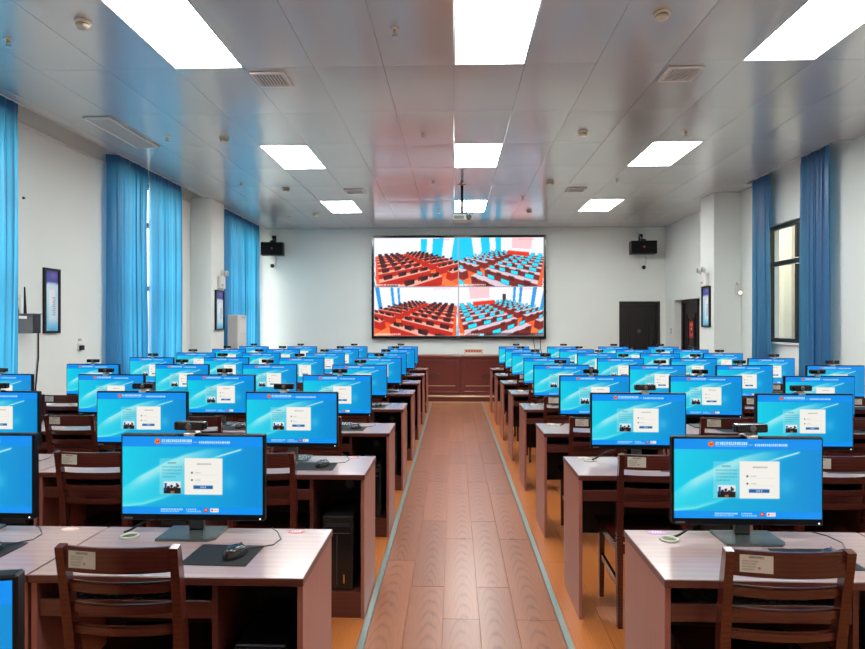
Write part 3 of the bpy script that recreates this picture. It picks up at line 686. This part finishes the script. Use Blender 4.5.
def emergency_lamp(label, loc, rz, lit=False):
    t = thing('emergency_lamp', loc, rz, label=label, cat='lamp', group='twin head emergency lamps')
    MB().box(-.13, -.06, 0, .13, 0, .22, .012, 2).build('battery_box', 'white_plastic', t)
    for s in (-1, 1):
        hd = MB().lathe([(.02, .03), (.045, .01), (.055, -.03), (.05, -.035)], (s * .10, -.08, .29), 16, 'y').build('lamp_head', 'white_plastic', t, True)
        MB().lathe([(.046, -.036), (.04, -.042)], (s * .10, -.08, .29), 16, 'y').build('lens', 'grey_metal', hd, True)
        MB().cyl((s * .10, -.05, .21), (s * .10, -.07, .27), .012).build('arm', 'white_plastic', t)
    MB().box(-.09, -.063, .04, .02, -.06, .08).build('label_plate', 'grey_metal', t)
emergency_lamp('white twin head emergency lamp above the poster, router-wall pillar', (-4.36, on_x(220, 280, -4.36).y, 2.20), math.pi / 2)
emergency_lamp('white twin head emergency lamp above the poster, door-side pillar', (4.47, on_x(706, 280, 4.47).y, 2.21), -math.pi / 2)
PN = on_x(714, 300, 4.47).y
p = on_y(737, 293, PN)
t = thing('spot_lamp', (p.x, PN, p.z), label='small glowing spot lamp on the near face of the door-side pillar', cat='lamp')
MB().box(-.03, -.02, -.03, .03, 0, .17, .004).build('bracket', 'white_plastic', t)
MB().cyl((0, -.02, .14), (-.05, -.10, .17), .010).build('arm', 'grey_metal', t)
MB().lathe([(.015, 0), (.032, -.03), (.036, -.06)], (.02, -.02, 0), 14, 'y').build('head', 'grey_metal', t, True)
MB().lathe([(.031, -.061), (.02, -.068)], (.02, -.02, 0), 14, 'y').build('lens', 'cream_plastic', t, True)
lens_m = mat('warm_lens', (.9, .8, .6), .4, emit=(1, .85, .55), estr=2.5); t.children[-1].data.materials[0] = lens_m
# router box with antennas
RB0, RB1 = 6.56, on_x(41, 325, -4.5).y
t = thing('router_box', (XL, RB1 - .24, 1.435), math.pi / 2, label='dark wall box topped with many thin antennas beside the framed poster', cat='router')
MB().box(RB0 - RB1 + .24, -.24, 0, .24, 0, .205, .004).build('box', 'shelf_grey', t)
MB().box(-.11, -.243, .155, .01, -.24, .185).build('white_label', 'white_plastic', t)
MB().box(RB0 - RB1 + .235, -.25, .205, .245, .0, .213).build('lid', 'logo_grey', t)
rr = random.Random(4)
for k in range(9):
    x = -.07 + .022 * k; hh = .20 if k % 3 else .17
    MB().cyl((x, -.10, .213), (x + rr.uniform(-.01, .02), -.10 + rr.uniform(-.02, .02), .213 + hh), .009, .006, 8).build('antenna', 'logo_grey' if k % 2 else 'clip_silver', t)
MB().cyl((.16, -.12, .213), (.15, -.12, .50), .016, .007, 8).build('antenna', 'black_plastic', t)
pa = on_x(40, 334, XL); pb = on_x(37, 378, XL)
o = MB().tube([(XL + .012, 6.98, 1.46), (XL + .012, 6.98, 1.15), (XL + .012, 6.93, .8), (XL + .012, 6.90, .02)], .008).build('router_cable', 'black_plastic'); tag(o, 'dark cable running down the wall from the router box', 'cable')
p = on_x(79.5, 346.5, XL)
t = thing('wall_socket', (XL, p.y, p.z), math.pi / 2, label='small black and white wall socket below and past the framed poster', cat='socket')
MB().box(-.045, -.012, -.05, .045, 0, .05, .004).build('plate', 'white_plastic', t); MB().box(-.03, -.05, -.045, .03, -.012, .015, .004).build('plug', 'black_plastic', t); MB().box(-.03, -.018, .07, .02, 0, .10, .003).build('switch', 'ac_grey', t)
p = on_x(671, 331, XR)
t = thing('light_switch', (XR, p.y, p.z), -math.pi / 2, label='small light switch on the wall between the two dark doors', cat='switch')
MB().box(-.043, -.01, -.06, .043, 0, .06, .004).build('plate', 'ac_grey', t); MB().box(-.02, -.014, -.03, .02, -.01, .03).build('rocker', 'white_plastic', t)
p = on_x(23, 198, XL)
o = MB().lathe([(.014, 0), (.010, -.02)], (0, 0, 0), 10, 'y').build('wall_hook', 'black_plastic'); o.location = p; o.rotation_euler = (0, 0, math.pi / 2); tag(o, 'tiny dark hook high on the white wall above the router box', 'hook')
# floor standing air conditioner
t = thing('air_conditioner', (-4.445, 12.33, 0), math.pi / 2, label='white floor standing air conditioner beside the pillar and blue curtain', cat='air conditioner')
MB().box(-.25, -.24, .10, .25, -.03, 1.72, .02, 2).build('cabinet', 'ac_white', t)
MB().box(-.24, -.23, 0, .24, -.04, .10).build('base', 'ac_grey', t)
b = MB()
for k in range(7): b.box(-.20, -.248, 1.38 + .035 * k, .20, -.24, 1.40 + .035 * k)
b.build('air_outlet', 'white_trim', t)
MB().box(-.19, -.244, .16, .19, -.24, .75).build('front_panel', 'white_trim', t); MB().box(.02, -.244, 1.655, .18, -.24, 1.685).build('name_strip', 'ac_grey', t)

# ================================================================== CEILING THINGS
def vent(label, x0, x1, y0, y1, nslat, group='ceiling vents', cross=False):
    t = thing('ceiling_vent', ((x0 + x1) / 2, (y0 + y1) / 2, HC - .004), label=label, cat='vent', group=group); w, l = (x1 - x0) / 2, (y1 - y0) / 2; f = .03
    MB().box(-w, -l, -.018, -w + f, l, 0).box(w - f, -l, -.018, w, l, 0).box(-w + f, -l, -.018, w - f, -l + f, 0).box(-w + f, l - f, -.018, w - f, l, 0).build('frame', 'white_metal', t)
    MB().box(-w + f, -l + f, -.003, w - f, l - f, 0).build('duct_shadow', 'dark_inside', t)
    for k in range(nslat):
        if cross:
            y = -l + f + (2 * l - 2 * f) * (k + .5) / nslat; b = MB().box(-w + f, -.004, -.016, w - f, .004, -.003)
            o = b.build('slat', 'white_metal', t); o.location = (0, y, 0)
        else:
            x = -w + f + (2 * w - 2 * f) * (k + .5) / nslat; o = MB().box(-.007, -l + f, -.016, .007, l - f, -.003).build('slat', 'white_metal', t); o.location = (x, 0, 0)
vent('square white ceiling vent between light rows, router-wall side, farther from the display', -1.84, -1.52, 5.58, 5.90, 9)
vent('square white ceiling vent between light rows, door-wall side, farther from the display', 1.89, 2.20, 5.58, 5.90, 9)
vent('square white ceiling vent nearer the display, router-wall side', -1.84, -1.52, 10.45, 10.77, 9)
vent('square white ceiling vent nearer the display, door-wall side', 1.89, 2.20, 10.45, 10.77, 9)
vent('long white return air grille along the curtained wall', -4.06, -3.76, 6.72, 7.88, 40, None, True)
def ceiling_labels(pts, dz, what):
    P = [on_z(u, v, HC - dz) for u, v in pts]; out = []
    zone = lambda q: 'over the aisle' if abs(q.x) < 1.2 else ('on the router-wall side' if q.x < 0 else 'on the door-wall side')
    for p in P:
        k = sorted([q.y for q in P if zone(q) == zone(p)], reverse=True).index(p.y); out.append('%s, %s along the ceiling from the wall display, %s' % (what, ORD[k], zone(p)))
    return out
def smoke(u, v, lab):
    p = on_z(u, v, HC - .03); t = thing('smoke_detector', (p.x, p.y, HC - .003), label=lab, cat='smoke detector', group='smoke detectors')
    MB().lathe([(.060, 0), (.060, -.016), (.054, -.022)], n=20).build('base', 'cream_plastic', t, True)
    MB().lathe([(.046, -.022), (.044, -.030)], n=20).build('vent_ring', 'logo_grey', t)
    MB().lathe([(.050, -.030), (.046, -.048), (.020, -.054)], n=20).build('cap', 'cream_plastic', t, True)
SM = ((83, 25), (224, 140), (286, 190), (662, 16), (583, 134), (550, 183), (529, 212), (316, 215))
for (u, v), lab in zip(SM, ceiling_labels(SM, .03, 'cream smoke detector')): smoke(u, v, lab)
def sprinkler(u, v, lab):
    p = on_z(u, v, HC - .02); t = thing('sprinkler_head', (p.x, p.y, HC - .003), label=lab, cat='sprinkler', group='ceiling sprinklers')
    MB().lathe([(.034, 0), (.030, -.008)], n=16).build('rosette', 'white_metal', t, True)
    MB().cyl((0, 0, -.008), (0, 0, -.035), .012).build('body', 'brass', t)
    MB().cyl((-.012, 0, -.033), (-.012, 0, -.062), .003, n=6).cyl((.012, 0, -.033), (.012, 0, -.062), .003, n=6).lathe([(.026, -.062), (.026, -.066)], n=14).build('deflector', 'grey_metal', t)
SP = ((8, 41), (395, 31), (167, 138), (423, 134), (241, 184), (433, 182), (289, 216), (686, 132), (617, 180), (439, 211), (523, 198))
for (u, v), lab in zip(SP, ceiling_labels(SP, .02, 'small sprinkler head')): sprinkler(u, v, lab)
# projector on a pole
p = on_z(462, 184.5, HC)
t = thing('projector', (p.x, p.y, HC - .003), label='small grey projector hanging from the ceiling on a dark pole', cat='projector')
MB().lathe([(.06, 0), (.05, -.012), (.03, -.02)], n=18).build('ceiling_plate', 'brass', t, True)
MB().cyl((0, 0, -.02), (0, 0, -.36), .022).build('pole', 'black_plastic', t, True); MB().cyl((0, 0, -.36), (0, 0, -.49), .026).box(-.06, -.05, -.50, .06, .05, -.48).build('lower_pole', 'logo_grey', t)
MB().box(-.155, -.14, -.60, .17, .14, -.50, .015, 2).build('body', 'projector_body', t)
MB().lathe([(.045, 0), (.04, -.02)], (.11, -.14, -.55), 16, 'y').build('rear_port', 'black_gloss', t)
MB().box(-.13, -.144, -.58, .03, -.14, -.525).build('connector_panel', 'logo_grey', t)
MB().tube([(.05, -.10, -.50), (.11, -.13, -.40), (.16, -.1, -.44), (.165, -.10, -.56)], .008).build('cable', 'black_plastic', t)

# ================================================================== WORKSTATIONS: one of each kind, then copies
# desk (origin: front left foot)
dk = thing('computer_desk')
MB().box(0, 0, DESK_H - .026, DESK_W, DESK_D, DESK_H, .0025).build('desk_top', 'desk_edge', dk, top='desk_top')
for x in (.004, DESK_W - .022): MB().box(x, .012, 0, x + .018, DESK_D - .004, DESK_H - .026, .001).build('side_panel', 'desk_side', dk)
MB().box(.575, .02, .0, .592, DESK_D - .06, DESK_H - .026).build('divider', 'desk_edge', dk)
kt = MB().box(.022, .035, .618, .575, .36, .632).build('keyboard_tray', 'desk_edge', dk); MB().box(.024, .02, .612, .573, .035, .668, .002).build('tray_front', 'desk_edge', kt)
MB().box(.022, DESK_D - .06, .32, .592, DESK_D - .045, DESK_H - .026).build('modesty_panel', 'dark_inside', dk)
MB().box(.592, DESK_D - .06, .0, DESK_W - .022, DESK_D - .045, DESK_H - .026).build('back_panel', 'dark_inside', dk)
MB().lathe([(.026, 0), (.026, -.006), (.018, -.006)], (.72, DESK_D - .06, .60), 16, 'y').build('cable_ring', 'logo_grey', dk)
MB().box(.592, .02, .0, DESK_W - .022, .038, .118).build('plinth', 'desk_edge', dk); MB().box(.592, .02, .118, DESK_W - .022, DESK_D - .06, .134).build('shelf', 'desk_edge', dk)
gm = MB().lathe([(.034, 0), (.034, .004), (.029, .007), (.0255, .004), (.0255, .0005)], (.135, .36, DESK_H), 24).build('cable_grommet', 'grommet_white', dk, True)
MB().lathe([(.0255, .0008), (.024, .0016)], (.135, .36, DESK_H), 24).build('grommet_hole', 'grommet_hole', gm)
# chair (origin: floor, middle of the seat; the back is on the -Y side)
ch = thing('wooden_chair')
for s in (-1, 1):
    sharp_smooth(MB().sweep([(s * .161, -.185, 0), (s * .161, -.178, .22), (s * .162, -.178, .44), (s * .164, -.192, .62), (s * .167, -.222, .80), (s * .168, -.240, .887)], [.024, .028, .032, .030, .026, .024], [.028, .032, .040, .038, .032, .026], up=(0, 1, 0)).build('rear_leg', 'chair_wood', ch))
    sharp_smooth(MB().sweep([(s * .161, .19, 0), (s * .161, .185, .42)], [.024, .032], [.024, .032], up=(0, 1, 0)).build('front_leg', 'chair_wood', ch))
    MB().sweep([(s * .161, -.165, .215), (s * .161, .175, .235)], .016, .030).build('side_stretcher', 'chair_wood', ch)
    MB().sweep([(s * .161, -.16, .40), (s * .161, .17, .40)], .018, .045).build('side_rail', 'chair_wood', ch)
def bow(y0, sag, z, hw, n=10): return [((2 * k / n - 1) * hw, y0 - sag * (1 - (2 * k / n - 1) ** 2), z) for k in range(n + 1)]
for z, h, y, nm, th in ((.848, .074, -.228, 'top_rail', .020), (.762, .034, -.212, 'slat', .015), (.696, .031, -.203, 'slat', .015), (.628, .031, -.192, 'slat', .015)):
    hw = .168 if nm == 'top_rail' else .160
    b = MB().sweep(bow(y, .026, z, hw), th, h); 
    bmesh.ops.bevel(b.bm, geom=[e for e in b.bm.edges if abs(e.verts[0].co.z - e.verts[1].co.z) < 1e-4 and abs(e.verts[0].co.x - e.verts[1].co.x) > 1e-3], offset=.0055, segments=2, affect='EDGES')
    tr = sharp_smooth(b.build(nm, 'chair_wood', ch), 50)
    if nm == 'top_rail': top_rail = tr
MB().grid(lambda u, v: ((2 * u - 1) * (.188 + .012 * v), -.165 + .375 * v, .452 - .010 * (1 - (2 * u - 1) ** 2) * (1 - (2 * v - 1) ** 4)), 10, 8).build('seat', 'chair_wood', ch, True)
seat = ch.children[-1] if False else [o for o in bpy.data.objects if o.name == 'seat'][0]
md = MB().box(-.188, -.165, .425, .188, .21, .4405, .004).build('seat_board', 'chair_wood', seat)
MB().sweep([(-.155, .185, .40), (.155, .185, .40)], .018, .045).build('front_rail', 'chair_wood', ch); MB().sweep([(-.155, -.178, .395), (.155, -.178, .395)], .016, .045).build('rear_rail', 'chair_wood', ch)
sk = paint_sticker().mesh('paper_sticker', 'paper', .088, .050, top_rail, loc=(-.097, -.2555, .851)); sk.rotation_euler = (0, 0, math.radians(-9)); sk['label'] = 'pale printed inventory sticker'
# monitor (origin: on the desk under the panel; looks to -Y)
MW, MH = .54, .320
login = paint_login()
def make_monitor(MZ):
    mo = thing('monitor')
    MB().box(-MW / 2, -.010, MZ, MW / 2, .022, MZ + MH, .004).box(-.18, .022, MZ + .05, .18, .045, MZ + .25, .01).build('housing', 'bezel', mo)
    if 'screen' in bpy.data.meshes:
        o = bpy.data.objects.new('screen', bpy.data.meshes['screen']); C.objects.link(o); o.parent = mo; o.location = (0, -.0106, MZ + MH / 2 + .0085)
    else: login.mesh('screen', 'screen_display', MW - .014, MH - .032, mo, loc=(0, -.0106, MZ + MH / 2 + .0085))
    MB().box(-.028, .028, .008, .028, .046, MZ + .12, .003).build('neck', 'base_metal', mo)
    b = MB(); b.prism([(-.105, -.085), (.085, -.085), (.108, -.06), (.108, .068), (-.105, .068)], 0, .009); b.build('stand_base', 'base_metal', mo)
    MB().box(-MW / 2 + .012, -.0115, MZ + .006, -MW / 2 + .045, -.010, MZ + .012).build('brand_mark', 'logo_grey', mo)
    MB().box(MW / 2 - .018, -.0115, MZ + .007, MW / 2 - .014, -.010, MZ + .011).build('power_light', 'led_white', mo)
    MB().tube([(-.262, .0, .003), (-.24, .0, .012), (-.19, .01, .04), (-.13, .030, .06), (-.06, .046, .10)], .0045).build('cable', 'black_plastic', mo)
    return mo
MZ1, MZ2 = .052, .068
mo = make_monitor(MZ1); mo2 = make_monitor(MZ2)
# webcam (origin: on top edge of the monitor)
wc = thing('webcam')
MB().box(-.058, -.022, .016, .058, .014, .048, .007, 2).build('body', 'black_gloss', wc)
MB().lathe([(.012, 0), (.010, -.004), (.007, -.004)], (0, -.022, .032), 16, 'y').build('lens', 'logo_grey', wc)
MB().box(-.024, -.016, .0005, .024, .030, .010, .004).box(-.015, -.004, .008, .015, .012, .018).box(-.024, .024, -.035, .024, .030, .004).box(-.020, -.020, -.006, .020, -.011, .006, .002).build('clip', 'clip_silver', wc)
# mouse pad, mouse, keyboard, tower
b = MB().box(-.112, -.093, 0, .112, .093, .003, .0012); mp_ = b.build('mouse_pad', 'rubber')
ms = thing('computer_mouse')
def mouse_shell(u, v):
    a = 2 * math.pi * u; e = v * math.pi / 2
    return (.030 * math.cos(a) * math.cos(e) ** .6, .052 * math.sin(a) * math.cos(e) ** .6, .004 + .032 * math.sin(e) * (1 - .25 * math.sin(a) * math.cos(e)))
MB().grid(mouse_shell, 20, 6).lathe([(.001, .0), (.0012, .001)]).build('shell', 'mouse', ms, True)
MB().cyl((-.003, .022, .030), (.003, .022, .030), .009).build('scroll_wheel', 'logo_grey', ms)
MB().tube([(0, .050, .008), (.02, .09, .004), (.05, .13, .004), (.045, .175, .010), (.0, .21, .018), (-.05, .235, .018)], .0022, 5).build('cord', 'black_plastic', ms)
kb = thing('keyboard')
MB().box(-.21, -.065, 0, .21, .065, .012, .004).build('case', 'black_plastic', kb)
b = MB()
for r in range(5):
    for k in range(14): b.box(-.195 + .0275 * k, -.054 + .0225 * r, .012, -.172 + .0275 * k, -.036 + .0225 * r, .018)
tag(b.build('keys', 'logo_grey', kb), kind='stuff')
tw = thing('computer_tower')
MB().box(-.082, 0, 0, .082, .33, .385, .004).build('case', 'black_plastic', tw)
fp = MB().box(-.080, -.014, .004, .080, 0, .381, .006, 2).build('front_bezel', 'black_gloss', tw)
MB().box(-.066, -.0165, .335, .066, -.014, .355).build('drive_slot', 'rubber', fp); MB().box(-.066, -.0155, .30, .066, -.014, .303).box(-.004, -.0155, .03, -.002, -.014, .29).build('groove', 'logo_grey', fp)
MB().box(.030, -.0165, .04, .037, -.014, .085).build('badge', 'brass', fp)
PROTO = dict(dk=dk, ch=ch, mo=mo, mo2=mo2, wc=wc, ms=ms, kb=kb, tw=tw)
for o in PROTO.values():
    kids(o)
    for k in kids(o):
        kids(k)
        for g in kids(k): kids(g)
CH[mp_.name] = []
used = set()
def put(key, o, loc, rz, label, cat, group):
    n = o if key not in used else dup(o); used.add(key)
    n.location = loc; n.rotation_euler = (0, 0, rz); return tag(n, label, cat, group)
def oval_sticker(desk, x, y, m):
    b = MB().lathe([(.034, 0), (.033, .0012)], (0, 0, 0), 20); bmesh.ops.scale(b.bm, vec=(1, .62, 1), verts=b.bm.verts)
    o = b.build('number_sticker', m, desk, loc=(x, y, DESK_H)); b = MB()
    for q in (-.014, -.004, .005, .014): b.box(q - .003, -.009, .0012, q + .0005, .009, .0016).box(q - .003, .005, .0012, q + .004, .008, .0016)
    b.build('digits', 'white_plastic', o); o['label'] = 'oval seat number sticker'
mat('sticker_red', (.42, .035, .03), .35); mat('sticker_purple', (.45, .16, .42), .35); mat('sticker_pink', (.68, .42, .36), .4)
J = random.Random(17)
NROW = 8
fix_mon = {('L', 1, 0): (.358, -.072), ('R', 1, 0): (.420, -.085), ('L', 2, 0): (.385, -.08), ('R', 2, 0): (.410, -.10), ('R', 2, 1): (.467, -.11), ('L', 2, 1): (.37, -.08), ('L', 1, 1): (.362, -.08), ('L', 0, 0): (.352, -.16)}
for side, xs in (('L', LEFT_X), ('R', RIGHT_X)):
    wall = 'router-wall side' if side == 'L' else 'door-wall side'
    for n in range(0, NROW + 1):
        for k, x in enumerate(xs):
            if n == 0 and (side, k) != ('L', 0): continue
            y = row_front(n, side); yb = y + DESK_D; rown = ORD[NROW - n]
            seatk = ORD[k]
            where = '%s row from the stage, %s seat from the aisle, %s' % (rown, seatk, wall)
            d = put('dk', dk, (x, y, 0), 0, 'red brown desk, ' + where, 'desk', 'computer desks in rows')
            fx = fix_mon.get((side, n, k)); mx = x + (fx[0] if fx else .415 - (.025 * k if side == 'L' else -.015) + J.uniform(-.03, .03)); my = yb + (fx[1] if fx else -.096 + J.uniform(-.012, .012)); 
            rz = math.radians((13 if n == 0 else 0) if fx else J.uniform(-2.5, 2.5))
            MZ = MZ1 if n < 2 else MZ2
            put('mo' if n < 2 else 'mo2', mo if n < 2 else mo2, (mx, my, DESK_H), rz, 'black monitor, ' + where, 'monitor', 'monitors showing the login page')
            wx = mx + J.uniform(-.05, .05)
            if (side, n, k) == ('R', 1, 0): wx = mx + .012
            if (side, n, k) == ('L', 1, 0): wx = mx - .008
            put('wc', wc, (wx, my + .0, DESK_H + MZ + MH), rz + math.radians(J.uniform(-8, 8)), 'black webcam on monitor, ' + where, 'webcam', 'webcams clipped on the monitors')
            if n == 0: continue
            cxo = {('L', 1, 0): .350, ('R', 1, 0): .315, ('R', 2, 0): .35}.get((side, n, k), .36 + J.uniform(-.03, .03))
            # chair back stands clear of the desk edge
            put('ch', ch, (x + cxo, y + .120 + J.uniform(-.012, .006), 0), math.radians(J.uniform(-1.5, 1.5)), 'dark wooden chair, ' + where, 'chair', 'slatted wooden chairs at the desks')
            px_ = x + .556 + J.uniform(-.01, .015); py_ = y + .185
            pr_ = math.radians(J.uniform(-2, 2))
            put('mp', mp_, (px_, py_, DESK_H), pr_, 'black mouse pad, ' + where, 'mouse pad', 'mouse pads on the desks')
            put('ms', ms, (px_ + .045, py_ - .01, DESK_H + .003), math.radians(J.uniform(-35, -10)), 'black mouse on pad, ' + where, 'mouse', 'mice on the mouse pads')
            if n <= 4: put('kb', kb, (x + .30, y + .135, .632), 0, 'black keyboard in tray, ' + where, 'keyboard', 'keyboards on the trays')
            if n <= 3 or k == 0: put('tw', tw, (x + .718, y + .048, .134), 0, 'black computer tower, ' + where, 'computer', 'computer towers under the desks')
            if n <= 3:
                if side == 'L': oval_sticker(d, DESK_W - .13, DESK_D - .035, ('sticker_red' if k == 0 else 'sticker_pink'))
                else: oval_sticker(d, .115, DESK_D - .030, 'sticker_purple' if k == 0 and n == 1 else 'sticker_pink')
